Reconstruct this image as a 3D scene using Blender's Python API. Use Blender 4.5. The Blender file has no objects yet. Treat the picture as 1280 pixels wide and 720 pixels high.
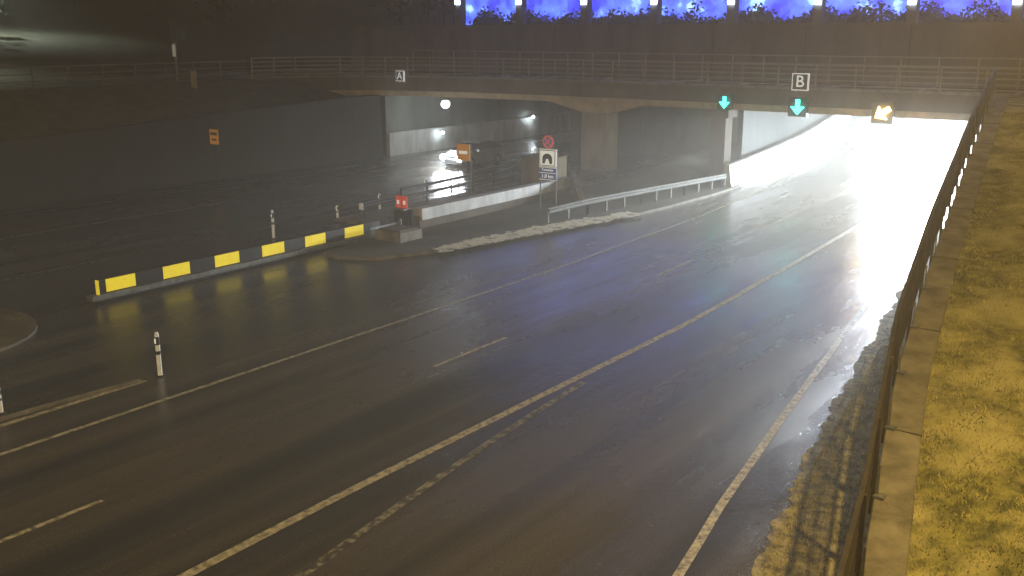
import bpy, math, random
import numpy as np
from mathutils import Vector, Matrix
random.seed(7); rng=np.random.default_rng(7)
sc=bpy.context.scene
R=math.radians

# ------------------------------------------------------------------ materials
def mat(name, col, rough=0.7, metal=0.0, col2=None, scale=3.0, bump=0.0, bscale=40.0, stretch=(1,1,1),
        emit=None, estr=0.0, detail=6.0, lo=0.35, hi=0.65, rough2=None, spec=None, col3=None, scale3=0.4):
    m=bpy.data.materials.new(name); m.use_nodes=True
    nt=m.node_tree; b=nt.nodes['Principled BSDF']
    b.inputs['Base Color'].default_value=(*col,1); b.inputs['Roughness'].default_value=rough
    b.inputs['Metallic'].default_value=metal
    if spec is not None: b.inputs['Specular IOR Level'].default_value=spec
    tc=nt.nodes.new('ShaderNodeTexCoord'); mp=nt.nodes.new('ShaderNodeMapping')
    mp.inputs['Scale'].default_value=stretch
    nt.links.new(tc.outputs['Object'],mp.inputs['Vector'])
    if col2 is not None:
        n=nt.nodes.new('ShaderNodeTexNoise'); n.inputs['Scale'].default_value=scale; n.inputs['Detail'].default_value=detail
        n.inputs['Roughness'].default_value=0.65
        nt.links.new(mp.outputs[0],n.inputs['Vector'])
        mr=nt.nodes.new('ShaderNodeMapRange'); mr.inputs[1].default_value=lo; mr.inputs[2].default_value=hi
        nt.links.new(n.outputs['Fac'],mr.inputs[0])
        mx=nt.nodes.new('ShaderNodeMix'); mx.data_type='RGBA'
        mx.inputs[6].default_value=(*col,1); mx.inputs[7].default_value=(*col2,1)
        nt.links.new(mr.outputs[0],mx.inputs[0]); out=mx.outputs[2]
        if rough2 is not None:
            r=nt.nodes.new('ShaderNodeMapRange'); r.inputs[3].default_value=rough; r.inputs[4].default_value=rough2
            nt.links.new(mr.outputs[0],r.inputs[0]); nt.links.new(r.outputs[0],b.inputs['Roughness'])
        if col3 is not None:
            n3=nt.nodes.new('ShaderNodeTexNoise'); n3.inputs['Scale'].default_value=scale3; n3.inputs['Detail'].default_value=5
            nt.links.new(mp.outputs[0],n3.inputs['Vector'])
            m3=nt.nodes.new('ShaderNodeMapRange'); m3.inputs[1].default_value=.42; m3.inputs[2].default_value=.62
            nt.links.new(n3.outputs['Fac'],m3.inputs[0])
            mx3=nt.nodes.new('ShaderNodeMix'); mx3.data_type='RGBA'
            nt.links.new(out,mx3.inputs[6]); mx3.inputs[7].default_value=(*col3,1)
            nt.links.new(m3.outputs[0],mx3.inputs[0]); out=mx3.outputs[2]
        nt.links.new(out,b.inputs['Base Color'])
    if bump>0:
        n2=nt.nodes.new('ShaderNodeTexNoise'); n2.inputs['Scale'].default_value=bscale; n2.inputs['Detail'].default_value=4
        nt.links.new(tc.outputs['Object'],n2.inputs['Vector'])
        bp=nt.nodes.new('ShaderNodeBump'); bp.inputs['Strength'].default_value=bump; bp.inputs['Distance'].default_value=0.02
        nt.links.new(n2.outputs['Fac'],bp.inputs['Height']); nt.links.new(bp.outputs[0],b.inputs['Normal'])
    if emit is not None:
        b.inputs['Emission Color'].default_value=(*emit,1); b.inputs['Emission Strength'].default_value=estr
        m.cycles.emission_sampling='NONE'
    return m

def asphalt(name):
    m=bpy.data.materials.new(name); m.use_nodes=True; nt=m.node_tree; L=nt.links.new; b=nt.nodes['Principled BSDF']
    tc=nt.nodes.new('ShaderNodeTexCoord')
    def noise(scale,stretch=(1,1,1),detail=5,rough=.6):
        mp=nt.nodes.new('ShaderNodeMapping'); mp.inputs['Scale'].default_value=stretch; L(tc.outputs['Object'],mp.inputs[0])
        n=nt.nodes.new('ShaderNodeTexNoise'); n.inputs['Scale'].default_value=scale; n.inputs['Detail'].default_value=detail
        n.inputs['Roughness'].default_value=rough; L(mp.outputs[0],n.inputs[0]); return n.outputs['Fac']
    def mr(v,a,b_,c=0,d=1):
        r=nt.nodes.new('ShaderNodeMapRange'); r.inputs[1].default_value=a; r.inputs[2].default_value=b_
        r.inputs[3].default_value=c; r.inputs[4].default_value=d; L(v,r.inputs[0]); return r.outputs[0]
    streak=noise(.9,(1.0,.014,1),3)         # long worn wheel tracks
    patch=noise(.30,(1,.30,1),7,.62)
    fine=noise(34,(1,1,1),3,.8)
    mx=nt.nodes.new('ShaderNodeMix'); mx.data_type='RGBA'
    mx.inputs[6].default_value=(.024,.023,.022,1); mx.inputs[7].default_value=(.082,.071,.056,1)
    L(mr(streak,.38,.64),mx.inputs[0])
    mx2=nt.nodes.new('ShaderNodeMix'); mx2.data_type='RGBA'; mx2.blend_type='MULTIPLY'; mx2.inputs[0].default_value=1
    L(mx.outputs[2],mx2.inputs[6])
    cr=nt.nodes.new('ShaderNodeMix'); cr.data_type='RGBA'; cr.inputs[6].default_value=(.2,.2,.2,1); cr.inputs[7].default_value=(2.0,1.95,1.85,1)
    L(mr(fine,.3,.72),cr.inputs[0]); L(cr.outputs[2],mx2.inputs[7])
    L(mx2.outputs[2],b.inputs['Base Color'])
    add=nt.nodes.new('ShaderNodeMath'); add.operation='ADD'
    L(mr(patch,.40,.62,.0,.14),add.inputs[0]); L(mr(streak,.38,.64,.11,.23),add.inputs[1])
    L(add.outputs[0],b.inputs['Roughness'])
    b.inputs['Specular IOR Level'].default_value=.65
    bp=nt.nodes.new('ShaderNodeBump'); bp.inputs['Distance'].default_value=.011
    L(mr(patch,.38,.62,.18,.7),bp.inputs['Strength'])
    L(fine,bp.inputs['Height'])
    bp2=nt.nodes.new('ShaderNodeBump'); bp2.inputs['Strength'].default_value=.26; bp2.inputs['Distance'].default_value=.03
    L(noise(6.0,(1,.8,1),3),bp2.inputs['Height']); L(bp.outputs[0],bp2.inputs['Normal'])
    L(bp2.outputs[0],b.inputs['Normal'])
    return m

M_ASPH=asphalt('wet_asphalt')
M_LINE=mat('worn_road_paint',(.50,.46,.35),.5,col2=(.09,.08,.065),scale=7,lo=.43,hi=.64,bump=.2,bscale=60)
M_LINE2=mat('very_worn_paint',(.28,.26,.20),.5,col2=(.05,.045,.04),scale=5,lo=.42,hi=.54,bump=.2,bscale=60)
M_CONC=mat('concrete',(.26,.235,.185),.8,col2=(.11,.10,.08),scale=1.6,bump=.3,bscale=20,stretch=(1,1,.35))
M_CONCD=mat('dark_concrete',(.16,.135,.10),.85,col2=(.075,.062,.045),scale=.6,bump=.4,bscale=12,stretch=(1,1,.3))
M_CONCW=mat('dimmed_wall_concrete',(.045,.040,.030),.8,col2=(.024,.022,.017),scale=.5,bump=.4,bscale=12,stretch=(1,1,.3))  # colour darkened to hold back lamp and headlamp light on the wall
M_SOFF=mat('beam_concrete',(.56,.46,.30),.8,col2=(.36,.29,.19),scale=1.5,bump=.2,bscale=20)
M_PIER=mat('pier_concrete',(.34,.28,.19),.8,col2=(.20,.165,.11),scale=1.2,bump=.25,bscale=18,stretch=(1,1,.4))
M_WHITE=mat('white_barrier_concrete',(.60,.60,.57),.55,col2=(.34,.34,.32),scale=1.3,stretch=(1,1,.3),bump=.15,bscale=20)
M_TUN=mat('tunnel_wall_concrete',(.18,.19,.165),.7,col2=(.10,.11,.09),scale=.8,stretch=(1,1,.4),bump=.2,bscale=10)
M_TUND=mat('dimmed_tunnel_concrete',(.055,.062,.056),.8,col2=(.030,.035,.031),scale=.8,stretch=(1,1,.4),bump=.2,bscale=10)  # tunnel concrete darkened in colour so the luminaires brighten it less
M_STEEL=mat('galvanised_steel',(.24,.25,.24),.5,metal=.5,col2=(.14,.14,.13),scale=6)
M_DSTEEL=mat('dark_weathered_steel',(.060,.050,.040),.6,metal=.3,col2=(.03,.026,.022),scale=5)
M_GRASS=mat('grass_turf',(.23,.215,.07),.95,col2=(.07,.072,.026),scale=3.4,bump=1.0,bscale=20,lo=.40,hi=.60,col3=(.38,.34,.16),scale3=.9)
M_BLADE=mat('grass_blades',(.55,.49,.20),.9,col2=(.15,.155,.055),scale=2.4,lo=.38,hi=.60)
M_DIRT=mat('verge_dirt',(.36,.31,.16),.95,col2=(.09,.08,.05),scale=3.5,bump=.9,bscale=25,lo=.40,hi=.6)
M_SLOPE=mat('dead_grass_slope',(.12,.11,.06),.95,col2=(.06,.055,.03),scale=1.4,bump=.7,bscale=10)
M_EARTH=mat('earth',(.09,.08,.05),.95,col2=(.045,.04,.028),scale=.5,bump=.6,bscale=6)
M_SNOW=mat('dirty_snow',(.78,.74,.60),.8,col2=(.16,.14,.10),scale=3,bump=.8,bscale=12,lo=.50,hi=.66)
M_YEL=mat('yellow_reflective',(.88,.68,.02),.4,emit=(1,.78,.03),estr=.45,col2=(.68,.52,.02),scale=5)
M_BLK=mat('black_paint',(.012,.012,.012),.45,col2=(.03,.028,.025),scale=6)
M_JOINT=mat('dark_joint',(.05,.045,.035),.9,col2=(.03,.028,.025),scale=6)  # dark strips marking the joints in coping and portal wall
M_JOINTD=mat('dark_wall_joint',(.018,.016,.013),.9,col2=(.012,.011,.009),scale=6)  # darker joint strips for the left wall
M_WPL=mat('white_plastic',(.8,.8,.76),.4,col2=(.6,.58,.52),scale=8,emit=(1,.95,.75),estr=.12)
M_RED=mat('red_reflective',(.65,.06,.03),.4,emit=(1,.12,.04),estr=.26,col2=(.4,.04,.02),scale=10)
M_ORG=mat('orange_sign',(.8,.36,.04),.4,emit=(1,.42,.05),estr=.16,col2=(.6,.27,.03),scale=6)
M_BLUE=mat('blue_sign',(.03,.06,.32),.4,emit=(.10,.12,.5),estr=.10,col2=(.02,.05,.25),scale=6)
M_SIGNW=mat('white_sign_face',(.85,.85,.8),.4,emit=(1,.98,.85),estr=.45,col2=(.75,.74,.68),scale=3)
M_FOL=mat('dark_foliage',(.05,.06,.03),.8,col2=(.02,.028,.015),scale=3)
M_BARK=mat('bark',(.06,.045,.03),.9,col2=(.03,.022,.016),scale=8,bump=.5,bscale=20)
def em(name,col,s): return mat(name,col,.5,emit=col,estr=s)
E_COOL=em('cool_lamp',(.80,.93,1.0),60); E_HEAD=em('headlamp',(.85,.93,1.0),150)
E_TUN=em('tunnel_luminaire',(.82,.92,1.0),60)
E_GREEN=em('green_led',(.04,1.0,.72),7); E_AMB=em('amber_led',(1.0,.62,.10),30)
E_SOD=em('sodium_lamp',(1,.62,.2),40); E_W=em('lit_legend',(.9,.92,.9),.5); E_BLB=em('gallery_bulb',(.50,.68,1.0),30)
M_GLASS=mat('car_glass',(.01,.012,.014),.08); M_CAR=mat('silver_car_paint',(.30,.31,.32),.3,metal=.3,col2=(.25,.26,.27),scale=2)
M_TYRE=mat('tyre_rubber',(.015,.015,.015),.8,col2=(.03,.03,.03),scale=20)

# ------------------------------------------------------------------ mesh builder
class MB:
    def __init__(s): s.v=[];s.f=[];s.m=[];s.mats=[]
    def mi(s,m):
        if m not in s.mats: s.mats.append(m)
        return s.mats.index(m)
    def face(s,pts,m):
        b=len(s.v); s.v+= [tuple(p) for p in pts]; s.f.append(tuple(range(b,b+len(pts)))); s.m.append(s.mi(m))
    def box(s,c,d,m,rz=0,bev=0):
        x,y,z=d[0]/2,d[1]/2,d[2]/2; b=len(s.v); ca,sa=math.cos(rz),math.sin(rz)
        for i in (-1,1):
            for j in (-1,1):
                for k in (-1,1):
                    px,py=i*x,j*y
                    s.v.append((c[0]+px*ca-py*sa,c[1]+px*sa+py*ca,c[2]+k*z))
        for q in ((0,1,3,2),(4,6,7,5),(0,4,5,1),(2,3,7,6),(0,2,6,4),(1,5,7,3)):
            s.f.append(tuple(b+i for i in q)); s.m.append(s.mi(m))
    def cyl(s,p0,p1,r0,m,r1=None,n=10,caps=True):
        r1=r0 if r1 is None else r1
        p0=Vector(p0);p1=Vector(p1);d=(p1-p0).normalized()
        a=d.orthogonal().normalized(); c=d.cross(a); b=len(s.v)
        for i in range(n):
            t=2*math.pi*i/n; o=a*math.cos(t)+c*math.sin(t)
            s.v.append(tuple(p0+o*r0)); s.v.append(tuple(p1+o*r1))
        k=s.mi(m)
        for i in range(n):
            j=(i+1)%n; s.f.append((b+2*i,b+2*j,b+2*j+1,b+2*i+1)); s.m.append(k)
        if caps:
            s.f.append(tuple(b+2*i for i in reversed(range(n)))); s.m.append(k)
            s.f.append(tuple(b+2*i+1 for i in range(n))); s.m.append(k)
    def sweep(s,path,prof,m,closed=True):
        n=len(path); b=len(s.v); k=s.mi(m); pn=None
        for i,p in enumerate(path):
            q=path[min(i+1,n-1)]; o=path[max(i-1,0)]
            dx,dy=q[0]-o[0],q[1]-o[1]; l=math.hypot(dx,dy); rx,ry=dy/l,-dx/l
            pr=prof(i) if callable(prof) else prof; pn=len(pr)
            for (a,u) in pr: s.v.append((p[0]+rx*a,p[1]+ry*a,p[2]+u))
        for i in range(n-1):
            for j in range(pn if closed else pn-1):
                j2=(j+1)%pn
                s.f.append((b+i*pn+j,b+i*pn+j2,b+(i+1)*pn+j2,b+(i+1)*pn+j)); s.m.append(k)
        if closed:
            s.f.append(tuple(b+j for j in reversed(range(pn)))); s.m.append(k)
            s.f.append(tuple(b+(n-1)*pn+j for j in range(pn))); s.m.append(k)
    def obj(s,name,bev=0,smooth=False,parent=None):
        me=bpy.data.meshes.new(name); me.from_pydata(s.v,[],s.f)
        for m in s.mats: me.materials.append(m)
        me.polygons.foreach_set('material_index',s.m)
        if smooth: me.polygons.foreach_set('use_smooth',[True]*len(s.f))
        me.update(); o=bpy.data.objects.new(name,me); sc.collection.objects.link(o)
        if bev>0:
            md=o.modifiers.new('bevel','BEVEL'); md.width=bev; md.segments=2; md.limit_method='ANGLE'
        if parent: o.parent=parent
        return o
def interp(x,tab):
    if x<=tab[0][0]: return tab[0][1]
    for (a,b),(c,d) in zip(tab,tab[1:]):
        if x<=c: return b+(d-b)*(x-a)/(c-a)
    return tab[-1][1]
def empty(name,loc=(0,0,0)):
    e=bpy.data.objects.new(name,None); e.location=loc; sc.collection.objects.link(e); e.empty_display_size=.2; return e

def curve(s): return interp(s,[(28,0),(41,-.5),(51,-1.5),(60,-2.8),(67,-4.0),(75,-5.6),(85,-7.8),(100,-11.5),(130,-20)])
WT=[(-60,2.5),(0,-1.2),(6,-2.0),(12.2,-3.2),(17.7,-4.4),(23.3,-5.30),(33.1,-6.75),(42.8,-8.2),(50.7,-9.5),(60,-10.6)]
WZ=[(-60,.5),(0,.5),(6,.7),(12.2,1.1),(17.7,1.95),(23.3,2.85),(33.1,4.15),(42.8,5.0),(50.7,5.2),(60,5.4)]
wt=lambda s: interp(s,WT); wz=lambda s: interp(s,WZ)

# ------------------------------------------------------------------ ground + roads
g=MB(); g.face([(-700,-400,-.3),(700,-400,-.3),(700,900,-.3),(-700,900,-.3)],M_EARTH); g.obj('ground')
g=MB(); g.box((-22,35,-.1),(48,190,.2),M_ASPH); g.obj('road')

def strip(mb,fn,s0,s1,w,m,z=.004,step=1.5,jit=0.0):
    n=max(1,int((s1-s0)/step)); pts=[]
    for i in range(n+1):
        s=s0+(s1-s0)*i/n; pts.append((s,fn(s)))
    for (a,ta),(b,tb) in zip(pts,pts[1:]):
        mb.face([(ta-w/2,a,z),(ta+w/2,a,z),(tb+w/2,b,z),(tb-w/2,b,z)],m)
g=MB()
LE=lambda s:-18.75+curve(s)*.95
CL=lambda s: interp(s,[(0,-11.9),(12,-12.1),(25,-12.0),(34,-12.35),(45,-12.9)])+ (curve(s)-curve(45) if s>45 else 0)
RL=lambda s: interp(s,[(0,-4.2),(12.5,-5.97),(14.9,-6.43),(19.7,-7.14),(25.9,-7.99),(35,-9.2),(48,-11.6)])
strip(g,LE,-40,110,.13,M_LINE)
strip(g,CL,-40,49,.20,M_LINE)
strip(g,RL,-30,48,.16,M_LINE)
DL=lambda s:-15.35+curve(s)*.97
for k in range(-4,9):
    a=5.8+12*k-(.3 if k>1 else 0); strip(g,DL,a,a+3,.11,M_LINE)
strip(g,lambda s:-39.55,-40,32.8,.16,M_LINE)
for a in (35,40.2,45.5,51,57,63,70,78,87): strip(g,lambda s:-39.9,a,a+2.6,.15,M_LINE)
strip(g,lambda s:-32.8,-30,48,.16,M_LINE2)
strip(g,lambda s:-44.2,-30,110,.15,M_LINE2)
strip(g,lambda s:interp(s,[(4,-9.9),(9.1,-10.6),(11.8,-11.0),(15.3,-11.45),(19,-11.75)]),-2,19,.17,M_LINE2)
strip(g,lambda s:-20.2,3,13,.16,M_LINE)
g.obj('road_markings')

def blob(mb,pts,z,m,n=6,j=.12):
    out=[]
    for i,p in enumerate(pts):
        q=pts[(i+1)%len(pts)]
        for k in range(n):
            f=k/n; out.append((p[0]+(q[0]-p[0])*f+random.uniform(-j,j),p[1]+(q[1]-p[1])*f+random.uniform(-j,j),z))
    mb.face(out,m)

g=MB(); L_=[]; s=-20
while s<44:
    L_.append((RL(s)+.60+interp(s,[(0,.5),(12,.48),(20,.25),(30,.1),(40,.0)])+random.uniform(-.06,.06)+.05*math.sin(s*1.7)+.04*math.sin(s*4.1),s)); s+=.12
for a,b in zip(L_,L_[1:]):
    g.face([(a[0],a[1],.005),(wt(a[1])-.02,a[1],.03),(wt(b[1])-.02,b[1],.03),(b[0],b[1],.005)],M_DIRT)
g.obj('verge')

# ------------------------------------------------------------------ right retaining wall + coping + fence
path=[(wt(s),s,0) for s in [x*1.0 for x in range(-40,51)]]
g=MB()
g.sweep(path,lambda i:[(0,-.2),(.45,-.2),(.45,wz(path[i][1])-.14),(0,wz(path[i][1])-.14)],M_CONCD)
g.sweep(path,lambda i:[(-.04,wz(path[i][1])-.14),(.52,wz(path[i][1])-.14),(.52,wz(path[i][1])),(.50,wz(path[i][1])+.03),(-.02,wz(path[i][1])+.03),(-.04,wz(path[i][1]))],M_CONC)
for s in range(-36,50,4):
    g.box((wt(s)+.24,s,wz(s)+.0),(.58,.02,.065),M_JOINT)
g.obj('retaining_wall')
g=MB()
FH=1.30
top=[(wt(s)-.10,s,wz(s)) for s in [x*.5 for x in range(-40,101)]]
g.sweep(top,[(-.03,FH-.05),(.03,FH-.05),(.03,FH),(-.03,FH)],M_DSTEEL)
g.sweep(top,[(-.02,.12),(.02,.12),(.02,.16),(-.02,.16)],M_DSTEEL)
g.sweep(top,[(-.012,.7),(.012,.7),(.012,.73),(-.012,.73)],M_DSTEEL)
s=-20
while s<50:
    x=wt(s)-.10; z=wz(s); g.box((x,s,z+FH/2),(.014,.02,FH-.1),M_DSTEEL); s+=.07
s=-20; 
while s<50:
    x=wt(s)-.06; z=wz(s); g.box((x,s,z+FH/2-.15),(.06,.06,FH+.2),M_DSTEEL)
    g.box((x+.10,s,z+.05),(.16,.14,.03),M_STEEL); g.box((x+.06,s+.02,z+.28),(.03,.03,.5),M_STEEL); s+=2.0
g.obj('parapet_fence')

def bank_z(t,s):
    d=max(0,t-(wt(s)+.5)); 
    return wz(s)-.03+ .05*d*(1 if d<12 else 12/d) + .05*math.sin(t*1.3+s*.7)*min(1,d)+.03*math.sin(t*3.1-s*2.3)*min(1,d)
g=MB(); cols=[0,.15,.4,.8,1.2,1.7,2.3,3,3.8,4.7,6,8,11,15,20,30,50,90,200]
ss=[-200,-80]+[x*.6 for x in range(-60,85)]+[50.6]
b=len(g.v)
for i,s in enumerate(ss):
    for j,c in enumerate(cols):
        t=wt(s)+.48+c; g.v.append((t,s,bank_z(t,s)+random.uniform(-.02,.02)*(c>0)))
k=g.mi(M_GRASS); nc=len(cols)
for i in range(len(ss)-1):
    for j in range(nc-1):
        g.f.append((b+i*nc+j,b+i*nc+j+1,b+(i+1)*nc+j+1,b+(i+1)*nc+j)); g.m.append(k)
g.obj('grass_bank',smooth=True)

def blades(name,fn,N,hmin,hmax,matl):
    V=[];F=[]
    for i in range(N):
        x,y,z=fn()
        if x is None: continue
        a=random.uniform(0,6.28); h=random.uniform(hmin,hmax); w=random.uniform(.006,.014)
        lx,ly=random.uniform(-.8,.8)*h,random.uniform(-.8,.8)*h
        b=len(V); V+= [(x-w*math.cos(a),y-w*math.sin(a),z),(x+w*math.cos(a),y+w*math.sin(a),z),(x+lx,y+ly,z+h)]
        F.append((b,b+1,b+2))
    me=bpy.data.meshes.new(name); me.from_pydata(V,[],F); me.materials.append(matl)
    o=bpy.data.objects.new(name,me); sc.collection.objects.link(o)
def fb():
    s=5+38*random.random()**1.4
    d=.0+random.random()**1.3*7.0
    if math.sin(d*2.1+s*1.3)+math.sin(s*2.9-d*1.1)+random.uniform(-2.8,2.8)<-1.5: return (None,0,0)
    t=wt(s)+.40+d; return (t,s,bank_z(t,s)-.01)
blades('grass',fb,150000,.02,.08,M_BLADE)
def fv():
    s=4+24*random.random()**1.2; a=RL(s)+1.10+random.random()**.8*(wt(s)-RL(s)-1.1)
    if random.random()<.35: a+=random.uniform(-.3,0)
    return (a,s,.01)
blades('verge_grass',fv,24000,.02,.06,M_BLADE)

# ------------------------------------------------------------------ left wall, terrain, upper road
aw=[(-20,2.4),(10,2.7),(23,3.1),(35,3.6),(45,4.0),(51,4.0)]
path=[(-46,s,0) for s in (-80,-20,0,10,16,23,29,35,40,45,48.6)]
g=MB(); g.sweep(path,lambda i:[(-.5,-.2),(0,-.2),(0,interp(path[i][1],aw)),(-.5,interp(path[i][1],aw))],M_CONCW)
for s in np.arange(-20,48,6.0): g.box((-45.995,s,interp(s,aw)/2),(.012,.03,interp(s,aw)),M_JOINTD)
g.obj('retaining_wall')
def lt(t,s):
    z0=interp(s,aw)-.02
    f=min(1,(-46.5-t)/4.6)
    z=z0+(5.15-z0)*max(0,f)
    if t<-60: z+=(-60-t)*.05
    return z
cols=[-46.5,-47.2,-48,-49,-50,-51.1]; ss=[-80]+list(range(-30,48,2))
g=MB(); k=g.mi(M_SLOPE); 
for s in ss:
    for c in cols: g.v.append((c,s,lt(c,s)+random.uniform(-.07,.07)*(c>-51)))
nc=len(cols)
for i in range(len(ss)-1):
    for j in range(nc-1): g.f.append((i*nc+j,(i+1)*nc+j,(i+1)*nc+j+1,i*nc+j+1)); g.m.append(k)
g.obj('grass_slope',smooth=True)
g=MB(); g.box((-57.1,-15,4.95),(12,121.9,.4),M_ASPH); g.obj('upper_road')
g=MB(); strip(g,lambda s:-52.2,-40,45,.14,M_LINE,z=5.155); strip(g,lambda s:-62.2,-40,45,.14,M_LINE,z=5.155)
for a in range(-20,45,9): strip(g,lambda s:-57.2,a,a+3,.12,M_LINE,z=5.155)
g.obj('upper_road_markings')
g=MB(); 
cols=[-63.2,-70,-80,-95,-120,-160,-260]; ss=[-200,-60,-20,0,20,40,60,80,110,160,240]
for s in ss:
    for c in cols: g.v.append((c,s,5.12+(-63.2-c)*.10+random.uniform(-.3,.3)*(c<-65)))
nc=len(cols); k=g.mi(M_EARTH)
for i in range(len(ss)-1):
    for j in range(nc-1): g.f.append((i*nc+j,(i+1)*nc+j,(i+1)*nc+j+1,i*nc+j+1)); g.m.append(k)
g.obj('hillside',smooth=True)

# ------------------------------------------------------------------ overpass bridge
edge=[(-50.9,42.0),(-50.2,45),(-48.6,47.4),(-46,48.9),(-43,49.9),(-39.5,50.5),(-34,50.8),(-28,50.8),(-20,50.7),(-8,50.6),(20,50.6)]
g=MB()
far=59.98
for z,m in ((4.02,M_SOFF),(5.05,M_ASPH)):
    for a,b in zip(edge,edge[1:]): g.face([(a[0],a[1]+.3,z),(b[0],b[1]+.3,z),(b[0],far,z),(a[0],far,z)],m)
g.face([(-62,46,5.155),(-50.9,46,5.155),(-50.9,far,5.155),(-62,far,5.155)],M_ASPH)
p3=[(x,y,0) for x,y in edge]
g.sweep(p3,[(0,4.30),(0,5.15),(-.5,5.15),(-.5,4.30)],M_CONCD)
g.sweep(p3,[(.0,3.96),(.06,4.30),(-.9,4.30),(-.9,3.96)],M_SOFF)
g.sweep(p3,[(.05,5.15),(.05,5.27),(-.55,5.27),(-.55,5.15)],M_CONC)
br=g.obj('bridge')
def railing(name,path,h,m,sp=2.0,rails=(1.0,.66,.33),r=.03):
    g=MB()
    for q in rails: g.sweep(path,[(-r,h*q-r),(r,h*q-r),(r,h*q+r),(-r,h*q+r)],m)
    for a,b in zip(path,path[1:]):
        l=math.dist(a,b); n=max(1,round(l/sp))
        for i in range(n):
            f=i/n; x,y,z=[a[k]+(b[k]-a[k])*f for k in range(3)]
            g.box((x,y,z+h/2),(.07,.07,h),m,math.atan2(b[1]-a[1],b[0]-a[0]))
    return g.obj(name)
M_RAIL=mat('railing_steel',(.32,.28,.21),.6,metal=.0,col2=(.20,.175,.135),scale=5)
M_RAILD=mat('dull_railing_steel',(.16,.15,.125),.7,metal=.0,col2=(.10,.09,.08),scale=5)
railing('bridge_railing',[(x,y+.2,5.27) for x,y in edge],1.15,M_RAIL,rails=(1.0,.78,.55,.32,.1))
railing('bridge_railing',[(x,58.6,5.1) for x in (-52,-40,-28,-16,-4,15)],1.55,M_RAIL)
railing('roadside_railing',[(-51.0,s,5.15) for s in (-20,-10,0,10,20,30,36,41.8)],1.1,M_RAILD)

g=MB(); g.box((-31.1,51.55,1.6),(1.75,1.3,3.6),M_PIER)
b=len(g.v)
for (x0,x1,z) in ((-31.98,-30.22,3.4),(-34.5,-27.9,3.95)):
    for (x,y) in ((x0,50.95),(x1,50.95),(x1,52.15),(x0,52.15)): g.v.append((x,y,z))
k=g.mi(M_SOFF)
for q in ((0,1,5,4),(1,2,6,5),(2,3,7,6),(3,0,4,7),(0,3,2,1),(4,5,6,7)): g.f.append(tuple(b+i for i in q)); g.m.append(k)
g.obj('bridge_pier',bev=.04)
g=MB(); g.box((-23.35,51.6,2.0),(.9,.9,3.9),M_CONCD); g.box((-23.35,51.6,3.70),(1.3,1.2,.45),M_CONCD); g.obj('bridge_pier',bev=.03)
g=MB(); g.box((-33.2,56,2.0),(.6,7.8,3.94),M_CONCW); g.obj('bridge_wall',bev=.02)

# ------------------------------------------------------------------ tunnels
g=MB()
g.box((-5,100,6.2),(110,79.96,4.4),M_CONCD)
for x in np.arange(-58,45,6): g.box((x,59.985,6.8),(.04,.03,3.1),M_JOINT)
g.box((-28.8,60.2,2.0),(8.0,.5,3.99),M_TUN)
g.obj('tunnel_portal_structure')
g=MB(); g.box((-46.3,90,2.0),(.6,82,3.99),M_TUN); g.box((-33.0,100,2.0),(.5,79,3.99),M_TUN); g.box((-38.5,138,2.0),(15,.5,3.99),M_TUN)
g.box((-45.85,90,.75),(.3,82,1.5),M_WHITE)
g.obj('tunnel_wall')
Bp=[(-21.4+.0+(curve(s)-curve(49)),s,0) for s in range(49,136,3)]
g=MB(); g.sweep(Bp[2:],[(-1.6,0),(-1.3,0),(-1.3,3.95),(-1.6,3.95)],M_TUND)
Br=[(-9.75+(curve(s)-curve(51))*.9,s,0) for s in range(51,136,3)]
g.sweep(Br,[(0,0),(.4,0),(.4,3.97),(0,3.97)],M_TUN)
g.box((-32,136,2),(26,.4,3.99),M_TUN)
g.obj('tunnel_wall')
g=MB(); g.sweep(Bp,[(-.55,0),(.05,0),(-.08,.35),(-.2,1.25),(-.45,1.25)],M_WHITE); g.obj('concrete_barrier')
g=MB()
for s in np.arange(60,130,2.6):
    for o in (-15.6,-13.4,-11.4):
        x=o+curve(s)-curve(51); g.box((x,s,3.80),(.55,1.9,.20),E_TUN); g.box((x,s,3.94),(.7,2.1,.06),M_STEEL)
g.obj('tunnel_luminaire_row')
def area(name,loc,rot,size,power,col,sy=None,spread=None):
    l=bpy.data.lights.new(name,'AREA'); l.energy=power; l.color=col; l.shape='RECTANGLE'; l.size=size; l.size_y=sy or size
    if spread: l.spread=spread
    o=bpy.data.objects.new(name,l); o.location=loc; o.rotation_euler=rot; sc.collection.objects.link(o); return o
TC=(.84,.93,1.0)
area('tunnel_light',(-12.2,58.5,3.0),(R(-62),0,R(10)),3.4,8500,TC,sy=1.4,spread=R(125))
area('tunnel_light',(-14.4,69,3.2),(R(-50),0,R(6)),4.2,10000,TC,sy=1.2,spread=R(140))
area('tunnel_light',(-18.5,90,3.2),(R(-40),0,0),5,11000,TC,sy=1.2)
def lamp(name,loc,r,m,power,col,vis=True):
    g=MB(); 
    g.box((loc[0],loc[1],loc[2]+r*1.1),(r*2.2,r*2.2,r*.4),M_STEEL)
    n=8
    for i in range(n):
        a0=math.pi*i/n;a1=math.pi*(i+1)/n
        g.cyl((loc[0],loc[1],loc[2]+r*.95*math.cos(a0)),(loc[0],loc[1],loc[2]+r*.95*math.cos(a1)),max(.001,r*math.sin(a0)),m,r1=max(.001,r*math.sin(a1)),n=12,caps=False)
    g.obj(name,smooth=False)
    if power:
        l=bpy.data.lights.new(name+'_light','POINT'); l.energy=power; l.color=col; l.shadow_soft_size=r*1.2
        o=bpy.data.objects.new(name+'_light',l); o.location=(loc[0],loc[1]-.1,loc[2]-r*2.2); sc.collection.objects.link(o)
lamp('tunnel_lamp',(-42.7,51.2,3.42),.27,E_COOL,130,(.85,.95,1))
lamp('tunnel_lamp',(-45.3,54,1.20),.10,E_COOL,8,(.85,.95,1))
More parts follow.
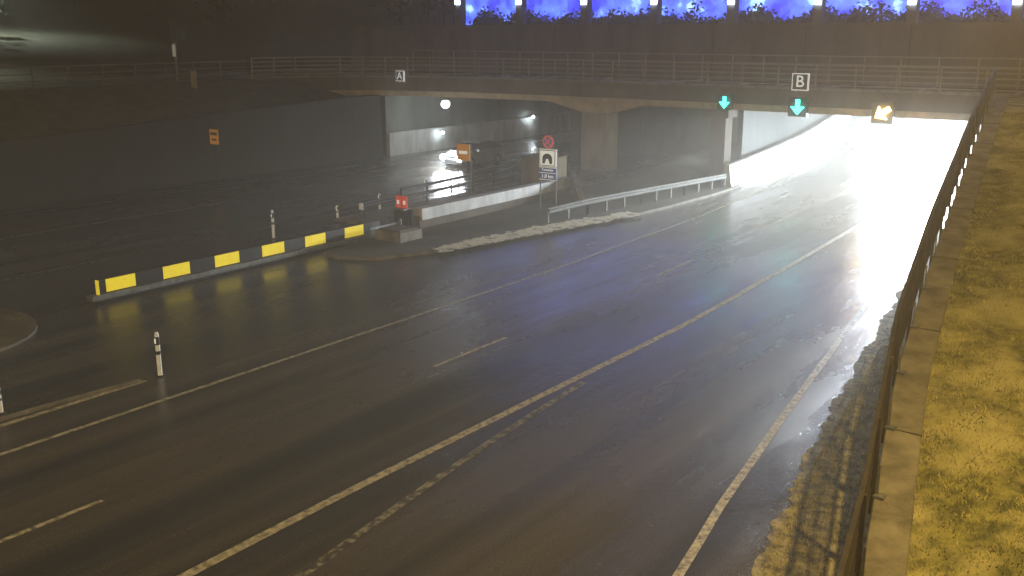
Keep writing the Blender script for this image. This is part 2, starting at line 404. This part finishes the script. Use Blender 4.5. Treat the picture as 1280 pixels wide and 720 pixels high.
lamp('tunnel_lamp',(-45.3,65,1.55),.10,E_COOL,12,(.85,.95,1))
lamp('tunnel_lamp',(-22.6,60,3.2),.06,E_COOL,0,(.85,.95,1))
lamp('tunnel_lamp',(-27.0,58.6,3.4),.05,E_COOL,30,(.85,.95,.85))
# ------------------------------------------------------------------ median
g=MB()
isl=[(-26.9,25.1),(-26,24.9),(-24.7,25.6),(-23.7,28),(-22.9,31.5),(-22.2,35),(-21.6,38.1),(-21.35,41.6),(-21.2,46.5),(-21.3,50),(-27.2,50),(-27.4,30.5),(-27.3,27)]
def slab(mb,pts,z,m,side):
    mb.face([(x,y,z) for x,y in pts],m)
    for i,p in enumerate(pts):
        q=pts[(i+1)%len(pts)]; mb.face([(p[0],p[1],-.02),(q[0],q[1],-.02),(q[0],q[1],z),(p[0],p[1],z)],side)
slab(g,isl,.12,M_EARTH,M_CONC)
g.obj('median_island')
g=MB(); pl=[];pl2=[]
for i in range(32):
    a=2*math.pi*i/32; pl.append((-28.2+3.1*math.cos(a),11.6+2.7*math.sin(a))); pl2.append((-28.2+2.9*math.cos(a),11.6+2.5*math.sin(a)))
slab(g,pl,.08,M_CONCD,M_CONCD); g.face([(x,y,.085) for x,y in pl2],M_SLOPE); g.obj('traffic_island')
g=MB()
for k in range(30):
    f=k/29; x=-23.55+f*2.0; y=28.2+f*10.6; w=.55+.5*math.sin(f*3.1)*random.uniform(.5,1)
    blob(g,[(x-w,y-.3),(x+.25,y-.45),(x+.25,y+.35),(x-w*.9,y+.4)],.124+.0015*(k%3),M_SNOW,5,.16)
g.obj('snow_patch')
g=MB(); g.sweep([(-20.45,3,0),(-20.45,8,0),(-20.4,10.5,0),(-20.2,12.9,0)],lambda i:[(-.12,0),(.0,0),(.0,.05),(-.12,.06)],M_CONC); g.obj('kerb')
g=MB(); k=g.mi(M_EARTH); nx,ny=14,18
for j in range(ny):
    for i in range(nx):
        fx=i/(nx-1); fy=j/(ny-1); y=42.6+fy*17.2; x=-27.3+fx*(5.1+.05)+ (curve(y)-curve(42))*fx
        z=.125+1.05*math.sin(math.pi*min(1,fx*1.0+.12))*min(1,fy*2.0)+random.uniform(-.05,.05)
        g.v.append((x,y,max(.125,z)))
for j in range(ny-1):
    for i in range(nx-1): g.f.append((j*nx+i,j*nx+i+1,(j+1)*nx+i+1,(j+1)*nx+i)); g.m.append(k)
g.obj('earth_mound',smooth=True)
g=MB(); g.box((-29.5,38.2,.06),(4.2,16,.12),M_CONC); g.obj('pavement')

g=MB()
g.sweep([(-27.2,30.6,0),(-27.2,36,0),(-27.2,42.2,0)],[(-.22,0),(.22,0),(.16,.62),(-.16,.62)],M_CONCD)
g.sweep([(-27.2,30.7,0),(-27.2,42.1,0)],[(.17,.50),(.26,.46),(.24,.95),(-.2,.95),(-.2,.55)],M_WHITE)
g.sweep([(-27.0,42.2,0),(-25.8,40.8,0),(-24.5,39.4,0)],lambda i:[(-.14,0),(.14,0),(.14,[1.3,.8,.12][i]),(-.14,[1.3,.8,.12][i])],M_CONC)
g.obj('concrete_parapet',bev=.015)
g=MB(); g.box((-29.4,43.2,.85),(1.8,1.6,1.7),M_PIER); g.box((-29.4,43.2,1.73),(1.9,1.7,.08),M_CONC); g.obj('concrete_end_block',bev=.03)

g=MB(); X=-27.55
g.box((X,22.6,.17),(.34,13.0,.16),M_STEEL); g.box((X,22.6,.05),(.24,12.6,.08),M_BLK)
g.box((X-.02,22.6,.47),(.12,12.4,.44),M_BLK)
for i in range(6):
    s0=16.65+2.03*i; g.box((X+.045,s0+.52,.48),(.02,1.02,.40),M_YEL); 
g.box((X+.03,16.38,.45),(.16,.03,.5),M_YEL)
g.box((X,29.1,.42),(.10,1.8,.10),M_STEEL); g.box((X,29.1,.22),(.10,1.8,.10),M_STEEL)
for s0 in (17.2,22.6,27.8): g.cyl((X-.08,s0,0),(X-.08,s0,.16),.10,M_BLK,n=12)
g.obj('road_barrier',bev=.008)
g=MB(); g.box((-26.35,28.6,.25),(1.35,1.3,.5),M_CONC); g.box((-26.35,28.6,.53),(1.1,1.05,.06),M_CONCD); g.cyl((-26.9,29.3,.0),(-26.9,29.3,.75),.07,M_STEEL); g.obj('concrete_block',bev=.04)
g=MB(); g.box((-27.7,30.35,.45),(.55,.5,.9),M_DSTEEL); g.box((-27.7,30.35,.93),(.62,.57,.06),M_STEEL)
for dx in (-.17,.17): g.box((-27.7+dx,30.3,1.22),(.27,.05,.5),M_RED); g.box((-27.7+dx,30.268,1.2),(.12,.01,.16),M_SIGNW)
g.cyl((-27.7,30.4,.9),(-27.7,30.4,1.5),.04,M_STEEL); g.obj('barrier_cabinet',bev=.01)

Wp=[(.05,.48),(.0,.52),(.0,.56),(.06,.60),(.06,.62),(.0,.66),(.0,.70),(.05,.75),(.07,.75),(.02,.70),(.02,.66),(.085,.62),(.085,.60),(.02,.56),(.02,.52),(.07,.48)]
def guard(name,path,m,h=0,sp=2.0):
    g=MB(); g.sweep(path,[(a,u+h) for a,u in Wp],m)
    for a,b in zip(path,path[1:]):
        l=math.dist(a,b); n=max(1,round(l/sp))
        for i in range(n+1):
            f=i/n; g.box((a[0]+(b[0]-a[0])*f-.07,a[1]+(b[1]-a[1])*f,a[2]+(.72+h)/2),(.10,.06,.72+h),m)
    return g.obj(name)
guard('guardrail',[(-23.4,34.8,.05),(-23.1,37.5,.12),(-22.6,41.5,.12),(-22.1,45,.12),(-21.6,48.6,.12)],M_STEEL,0,1.4)
railing('steel_guardrail',[(-31.1,34.0,.1),(-31.4,38,.1),(-31.8,45.5,.1)],.85,M_DSTEEL,sp=1.8,rails=(1.0,.55),r=.07)
guard('guardrail',[(-31.0,31.5,.0),(-31.1,34.0,.02)],M_DSTEEL)

def post(x,y,h=1.05):
    g=MB(); r=.055
    g.cyl((x,y,0),(x,y,h*.72),r,M_WPL,n=10); g.cyl((x,y,h*.72),(x,y,h*.90),r*1.02,M_BLK,n=10); g.cyl((x,y,h*.90),(x,y,h),r,M_WPL,r1=r*.7,n=10)
    g.cyl((x,y,h*.50),(x,y,h*.58),r*1.04,M_BLK,n=10); g.box((x,y-r*1.02,h*.81),(.05,.012,.12),M_SIGNW); g.cyl((x,y,0),(x,y,.03),r*1.8,M_BLK,n=12)
    g.obj('delineator_post')
for x,y,h in ((-20.2,13.4,1.1),(-30.8,26.1,1.15),(-31.8,30.6,.62),(-32.0,33.5,.75),(-32.9,37.8,.9),(-20.9,9.9,.6)): post(x,y,h)

# ------------------------------------------------------------------ signs
def text(body,loc,size,m,parent,name='legend'):
    c=bpy.data.curves.new(name,'FONT'); c.body=body; c.size=size; c.align_x='CENTER'; c.align_y='CENTER'; c.extrude=.004; c.offset=.006*size
    c.materials.append(m); o=bpy.data.objects.new(name,c); o.rotation_euler=(R(90),0,0); o.location=loc; sc.collection.objects.link(o)
    o.parent=parent; return o
def child(mb,name,par):
    o=mb.obj(name); o.parent=par; return o
e=empty('traffic_sign')
g=MB(); 
for x in (-25.6,-24.75): g.cyl((x,37.35,.1),(x,37.35,2.95),.035,M_STEEL)
g.box((-25.17,37.35,2.9),(1.0,.04,.05),M_STEEL); g.cyl((-25.17,37.37,2.9),(-25.17,37.37,3.5),.03,M_STEEL); child(g,'posts',e)
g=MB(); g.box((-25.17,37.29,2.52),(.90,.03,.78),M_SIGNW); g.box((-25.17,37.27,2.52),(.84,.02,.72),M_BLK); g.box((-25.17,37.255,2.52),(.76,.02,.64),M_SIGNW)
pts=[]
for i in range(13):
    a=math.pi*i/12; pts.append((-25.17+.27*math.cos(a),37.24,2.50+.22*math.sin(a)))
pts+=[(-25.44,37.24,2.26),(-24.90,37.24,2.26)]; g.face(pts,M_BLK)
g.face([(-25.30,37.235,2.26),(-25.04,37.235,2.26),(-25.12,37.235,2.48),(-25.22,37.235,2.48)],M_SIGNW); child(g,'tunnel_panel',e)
g=MB(); g.box((-25.17,37.29,1.98),(.92,.03,.22),M_BLUE); g.box((-25.17,37.29,1.68),(.92,.03,.30),M_BLUE)
g.box((-25.17,37.271,2.085),(.92,.01,.02),M_SIGNW); g.box((-25.17,37.271,1.84),(.92,.01,.02),M_SIGNW); g.box((-25.17,37.271,1.54),(.92,.01,.02),M_SIGNW); child(g,'name_plates',e)
text('Tunnelen',(-25.17,37.268,1.98),.17,M_SIGNW,e); text('1,8 km',(-25.17,37.268,1.69),.24,M_SIGNW,e)
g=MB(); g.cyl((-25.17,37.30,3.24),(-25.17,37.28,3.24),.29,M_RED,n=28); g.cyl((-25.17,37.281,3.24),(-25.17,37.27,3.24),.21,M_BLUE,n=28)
for sgn in (1,-1):
    a=sgn*math.pi/4; dx,dz=.22*math.cos(a),.22*math.sin(a); nx_,nz_=-math.sin(a)*.03,math.cos(a)*.03
    g.face([(-25.17-dx-nx_,37.26-.001*sgn,3.24-dz-nz_),(-25.17+dx-nx_,37.26-.001*sgn,3.24+dz-nz_),(-25.17+dx+nx_,37.26-.001*sgn,3.24+dz+nz_),(-25.17-dx+nx_,37.26-.001*sgn,3.24-dz+nz_)],M_RED)
child(g,'no_stopping_disc',e)
e=empty('warning_sign')
g=MB(); g.cyl((-30.85,37.9,.1),(-30.85,37.9,2.75),.03,M_STEEL); g.cyl((-30.15,38.0,.1),(-30.15,38.0,2.75),.03,M_STEEL); child(g,'posts',e)
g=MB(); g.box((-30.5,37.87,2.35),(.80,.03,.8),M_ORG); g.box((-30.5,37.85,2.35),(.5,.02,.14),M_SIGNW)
child(g,'panel',e)
e=empty('information_sign')
g=MB(); g.cyl((-45.5,34.9,0),(-45.5,34.9,2.85),.04,M_DSTEEL); child(g,'post',e)
g=MB(); g.box((-45.5,34.84,2.45),(.72,.03,.80),M_ORG); g.box((-45.5,34.82,2.62),(.55,.02,.16),M_BLK); g.box((-45.5,34.82,2.3),(.4,.02,.1),M_BLK); child(g,'panel',e)
e=empty('marker_sign'); g=MB(); g.cyl((-29.5,29.8,0),(-29.5,29.8,1.0),.025,M_STEEL); g.box((-29.5,29.77,.92),(.24,.02,.28),M_WPL); child(g,'plate',e)
M_SIGNB=mat('sign_back',(.07,.08,.11),.5,col2=(.05,.055,.08),scale=4)
e=empty('direction_sign'); g=MB(); g.cyl((-51.6,37.2,5.1),(-51.6,37.2,8.6),.07,M_STEEL); g.box((-51.6,37.13,8.1),(.55,.05,1.3),M_SIGNB); g.box((-50.9,37.13,7.95),(.7,.05,.9),M_SIGNB); g.box((-51.6,37.1,6.95),(.25,.04,.7),M_WPL); child(g,'panels',e)
e=empty('marker_sign'); g=MB(); g.cyl((-49.6,36.9,4.2),(-49.6,36.9,5.9),.04,M_STEEL); g.box((-49.6,36.85,5.35),(.5,.04,.95),M_SOFF); child(g,'plate',e)

def letter(l,x,y,z,w):
    e=empty('lane_sign'); g=MB(); g.box((x,y,z),(w,.12,w),E_W); g.box((x,y-.065,z),(w*.88,.02,w*.88),M_BLK)
    g.box((x-w*.3,y+.12,z-w*.4),(.05,.2,w*.5),M_STEEL); g.box((x+w*.3,y+.12,z-w*.4),(.05,.2,w*.5),M_STEEL); child(g,'box',e)
    text(l,(x,y-.085,z),w*.95,E_W,e,'letter')
letter('A',-44.6,49.0,5.25,.66); letter('B',-18.6,50.35,5.55,.86)
def signal(x,y,z,w,ang,m,pw):
    e=empty('lane_signal'); g=MB(); g.box((x,y,z),(w*1.12,.28,w*1.12),M_BLK); g.box((x,y-.2,z+w*.58),(w*1.15,.25,.03),M_BLK)
    g.box((x,y+.2,z+w*.45),(.1,.25,.1),M_STEEL); child(g,'housing',e)
    g=MB(); yy=y-.147; ca,sa=math.cos(ang),math.sin(ang)
    def T(px,pz): return (x+(px*ca-pz*sa)*w,yy,z+(px*sa+pz*ca)*w)
    g.face([T(-.13,.44),T(-.13,-.02),T(.13,-.02),T(.13,.44)],m); g.face([T(-.42,.02),T(0,-.46),T(.42,.02)],m)
    child(g,'arrow',e)
    l=bpy.data.lights.new('signal_light','POINT'); l.energy=pw; l.color=m.node_tree.nodes['Principled BSDF'].inputs['Emission Color'].default_value[:3]; l.shadow_soft_size=.25
    o=bpy.data.objects.new('signal_light',l); o.location=(x,y-.4,z); o.parent=e; sc.collection.objects.link(o)
signal(-22.6,50.3,4.38,.70,0,E_GREEN,16); signal(-18.6,50.3,4.30,.86,0,E_GREEN,20); signal(-14.35,50.3,4.2,.92,R(-55),E_AMB,110)

# ------------------------------------------------------------------ oncoming car in tube A
def car(cx,cy):
    e=empty('car',(0,0,0)); g=MB()
    st=[(-2.2,.62,.35,.62,.62,.5),(-2.1,.80,.24,.72,.72,.65),(-1.5,.88,.20,.86,.87,.75),(-1.0,.89,.20,.93,.95,.74),(-.3,.90,.20,.97,1.38,.62),(.1,.90,.20,.98,1.46,.62),(1.0,.90,.20,.99,1.46,.62),(1.6,.89,.20,1.0,1.36,.60),(2.0,.86,.24,.98,1.05,.70),(2.2,.76,.34,.90,.90,.62)]
    b=len(g.v)
    for (y,w,z0,z1,z2,rw) in st:
        for p in ((-w*.92,z0),(-w,(z0+z1)/2),(-w*.97,z1),(-rw,z2-.02),(-rw*.8,z2),(rw*.8,z2),(rw,z2-.02),(w*.97,z1),(w,(z0+z1)/2),(w*.92,z0)): g.v.append((cx+p[0],cy+y,p[1]))
    for i in range(len(st)-1):
        for j in range(10):
            j2=(j+1)%10; gl=(j in (2,6) and 3<=i<=7)or (j in(3,4,5) and i in(3,7))
            g.f.append((b+i*10+j,b+i*10+j2,b+(i+1)*10+j2,b+(i+1)*10+j)); g.m.append(g.mi(M_GLASS if gl else M_CAR))
    g.f.append(tuple(b+j for j in range(10))); g.m.append(g.mi(M_CAR)); g.f.append(tuple(b+90+j for j in range(10))); g.m.append(g.mi(M_CAR))
    child(g,'body',e)
    g=MB()
    for sx in (-1,1):
        for wy in (-1.35,1.35):
            g.cyl((cx+sx*.70,cy+wy,.32),(cx+sx*.92,cy+wy,.32),.32,M_TYRE,n=20); g.cyl((cx+sx*.92,cy+wy,.32),(cx+sx*.93,cy+wy,.32),.19,M_STEEL,n=12)
        g.box((cx+sx*1.0,cy-.75,1.0),(.18,.1,.13),M_CAR)
    child(g,'wheels_and_mirrors',e)
    g=MB(); 
    for sx in (-1,1): g.cyl((cx+sx*.62,cy-2.10,.64),(cx+sx*.62,cy-2.26,.64),.16,E_HEAD,n=14)
    g.box((cx,cy-2.21,.42),(.9,.04,.18),M_BLK); child(g,'headlamps',e)
    l=bpy.data.lights.new('headlamp_beam','SPOT'); l.energy=4200; l.spot_size=R(46); l.spot_blend=1; l.color=(.9,.95,1); l.shadow_soft_size=.35
    o=bpy.data.objects.new('headlamp_beam',l); o.location=(cx,cy-2.4,.66); o.rotation_euler=(R(80),0,R(204)); o.parent=e; sc.collection.objects.link(o)
    l=bpy.data.lights.new('headlamp_spill','POINT'); l.energy=150; l.color=(.9,.95,1); l.shadow_soft_size=.2
    o=bpy.data.objects.new('headlamp_spill',l); o.location=(cx-.3,cy-3.1,.55); o.parent=e; sc.collection.objects.link(o)
car(-38.6,48.9)

# ------------------------------------------------------------------ blue-lit gallery above the portal
M_BLUEW=bpy.data.materials.new('blue_lit_screen'); M_BLUEW.use_nodes=True
nt=M_BLUEW.node_tree; b=nt.nodes['Principled BSDF']; tc=nt.nodes.new('ShaderNodeTexCoord'); n=nt.nodes.new('ShaderNodeTexNoise'); n.inputs['Scale'].default_value=.8; n.inputs['Detail'].default_value=8
cr=nt.nodes.new('ShaderNodeValToRGB'); cr.color_ramp.elements[0].position=.38; cr.color_ramp.elements[0].color=(.025,.025,.40,1); cr.color_ramp.elements[1].position=.60; cr.color_ramp.elements[1].color=(.09,.17,.95,1)
el=cr.color_ramp.elements.new(.68); el.color=(.35,.6,1,1)
nt.links.new(tc.outputs['Object'],n.inputs[0]); nt.links.new(n.outputs['Fac'],cr.inputs[0]); nt.links.new(cr.outputs[0],b.inputs['Emission Color']); b.inputs['Emission Strength'].default_value=2.5
b.inputs['Base Color'].default_value=(.05,.08,.4,1)
cols_t=[-49,-43.4,-37.9,-32.5,-27.1,-21.6,-16.2,-10.8,-5.4,0,5.4]
g=MB(); g.box((-21.5,64.5,10.2),(61,.2,3.6),M_BLUEW)
for x in cols_t: g.box((x,60.7,10.1),(.55,.6,3.4),M_CONCD)
g.box((-24,62.4,11.9),(64,5,.3),M_CONCD); g.box((-24,60.35,8.46),(62,.25,.10),M_CONCD)
for x in cols_t:
    zb=10.15-(x+49)/33*.5; g.box((x,60.34,zb),(.40,.10,.30),E_BLB)
g.obj('lit_gallery')
area('gallery_light',(-38,63.3,11.6),(R(-15),0,0),20,600,(.12,.20,1.0),sy=.6)
area('gallery_light',(-16,63.3,11.6),(R(-15),0,0),20,600,(.12,.20,1.0),sy=.6)
V=[];F=[]
for c in range(330):
    x=random.uniform(-49,-2); h=random.uniform(.5,1.7)*(.40+.9*math.sin(x*.9+.6*math.sin(x*.37))**2); y=random.uniform(61.2,63.2)
    for k in range(80):
        r=random.random()**.5; a=random.uniform(0,6.28); px=x+r*.75*math.cos(a); pz=8.35+h*random.random()*(1-.5*r); py=y+r*.5*math.sin(a)
        s_=random.uniform(.05,.17); q=Vector((random.gauss(0,1),random.gauss(0,1),random.gauss(0,1))).normalized()*s_; w=q.orthogonal().normalized()*s_*.6
        b0=len(V); P=Vector((px,py,pz)); V+=[tuple(P-q),tuple(P+w),tuple(P+q),tuple(P-w)]; F.append((b0,b0+1,b0+2,b0+3))
me=bpy.data.meshes.new('shrubs'); me.from_pydata(V,[],F); me.materials.append(M_FOL); o=bpy.data.objects.new('shrubs',me); sc.collection.objects.link(o)

# ------------------------------------------------------------------ background trees
g=MB()
for c in range(46):
    if c<26: x=random.uniform(-150,-72); y=random.uniform(40,130)
    else: x=random.uniform(-95,40); y=random.uniform(72,130)
    zb=5.1+max(0,-63.2-x)*.10 if x<-63 else 8.3
    h=random.uniform(7,14)
    g.cyl((x,y,zb-.5),(x+random.uniform(-.4,.4),y,zb+h*.9),.18,M_BARK,r1=.04,n=6)
    for k in range(9):
        z=zb+h*(.25+.7*random.random()); a=random.uniform(0,6.28); l=h*.28*(1.2-(z-zb)/h)
        g.cyl((x,y,z),(x+l*math.cos(a),y+l*math.sin(a),z+l*.5),.05,M_BARK,r1=.015,n=4,caps=False)
    for k in range(340):
        f=random.random(); z=zb+h*(.25+.8*f); rr=h*.30*(1.05-f)*random.random()**.5*(.7+.5*math.sin(k)); a=random.uniform(0,6.28)
        P=Vector((x+rr*math.cos(a),y+rr*math.sin(a),z)); s_=random.uniform(.12,.32)
        q=Vector((random.gauss(0,1),random.gauss(0,1),random.gauss(0,.6))).normalized()*s_; w=q.orthogonal().normalized()*s_*.6
        g.face([P-q,P+w,P+q,P-w],M_FOL)
g.obj('distant_trees')

# ------------------------------------------------------------------ street lamps
def street_lamp(x,y,zb,h,armx,army,power,col,m,kind='POINT'):
    e=empty('street_lamp'); g=MB()
    g.cyl((x,y,zb-.3),(x,y,zb+h),.10,M_DSTEEL,r1=.06,n=12); g.cyl((x,y,zb),(x,y,zb+.9),.13,M_DSTEEL,n=12)
    ex,ey=x+armx,y+army; g.cyl((x,y,zb+h-.1),(ex,ey,zb+h+.25),.045,M_DSTEEL,n=8)
    g.box((ex,ey,zb+h+.30),(.75,.35,.16),M_STEEL,math.atan2(army,armx)); child(g,'pole',e)
    g=MB(); g.box((ex,ey,zb+h+.20),(.5,.26,.03),m,math.atan2(army,armx)); child(g,'lens',e)
    if kind=='AREA':
        l=area('lamp_light',(ex,ey,zb+h+.16),(0,0,0),.45,power,col,sy=.25,spread=R(110)); l.parent=e
    else:
        l=bpy.data.lights.new('lamp_light','POINT'); l.energy=power; l.color=col; l.shadow_soft_size=.2
        o=bpy.data.objects.new('lamp_light',l); o.location=(ex,ey,zb+h-.1); o.parent=e; sc.collection.objects.link(o)
SOD=(1.0,.68,.21)
street_lamp(3.2,11,1.2,10.2,-2.5,0,6200,SOD,E_SOD)
street_lamp(0.5,39,5.3,9.5,-4.0,0,1700,SOD,E_SOD)  # unseen lamp added off frame to brighten the bridge face
street_lamp(-25.5,-8,0,12,1.6,0,6800,(1.0,.70,.28),E_SOD)  # unseen mast lamp added behind the camera to lift road and bridge
street_lamp(-68,27,5.2,9,2,0,1000,(.8,1,.90),E_COOL,'AREA')
street_lamp(-92,44,8.0,11,2,0,2600,(.8,1,.90),E_COOL,'AREA')

# ------------------------------------------------------------------ night haze + sky
fog=bpy.data.materials.new('night_haze'); fog.use_nodes=True; nt=fog.node_tree; nt.nodes.remove(nt.nodes['Principled BSDF'])
vs=nt.nodes.new('ShaderNodeVolumeScatter'); vs.inputs['Density'].default_value=.0042; vs.inputs['Anisotropy'].default_value=.5; vs.inputs['Color'].default_value=(1,.96,.89,1)
nt.links.new(vs.outputs[0],nt.nodes['Material Output'].inputs['Volume'])
g=MB(); g.box((-40,60,12),(320,330,34),fog); g.obj('fog')
w=bpy.data.worlds.new('World'); sc.world=w; w.use_nodes=True; nt=w.node_tree; bg=nt.nodes['Background']
sky=nt.nodes.new('ShaderNodeTexSky'); sky.sky_type='NISHITA'; sky.sun_disc=False; sky.sun_elevation=R(1); sky.sun_rotation=R(200)
mx=nt.nodes.new('ShaderNodeMix'); mx.data_type='RGBA'; mx.inputs[0].default_value=.9; mx.inputs[7].default_value=(1,.85,.60,1)
nt.links.new(sky.outputs[0],mx.inputs[6]); nt.links.new(mx.outputs[2],bg.inputs['Color']); bg.inputs['Strength'].default_value=.030

# ------------------------------------------------------------------ camera
cam=bpy.data.cameras.new('camera'); co=bpy.data.objects.new('camera',cam); sc.collection.objects.link(co)
co.location=(0,0,8); co.rotation_euler=(R(90-14.36),0,R(36.07)); cam.sensor_width=36; cam.lens=35.16; cam.clip_end=2000; cam.clip_start=.1
sc.camera=co
sc.view_settings.view_transform='Standard'; sc.view_settings.look='None'; sc.view_settings.exposure=0
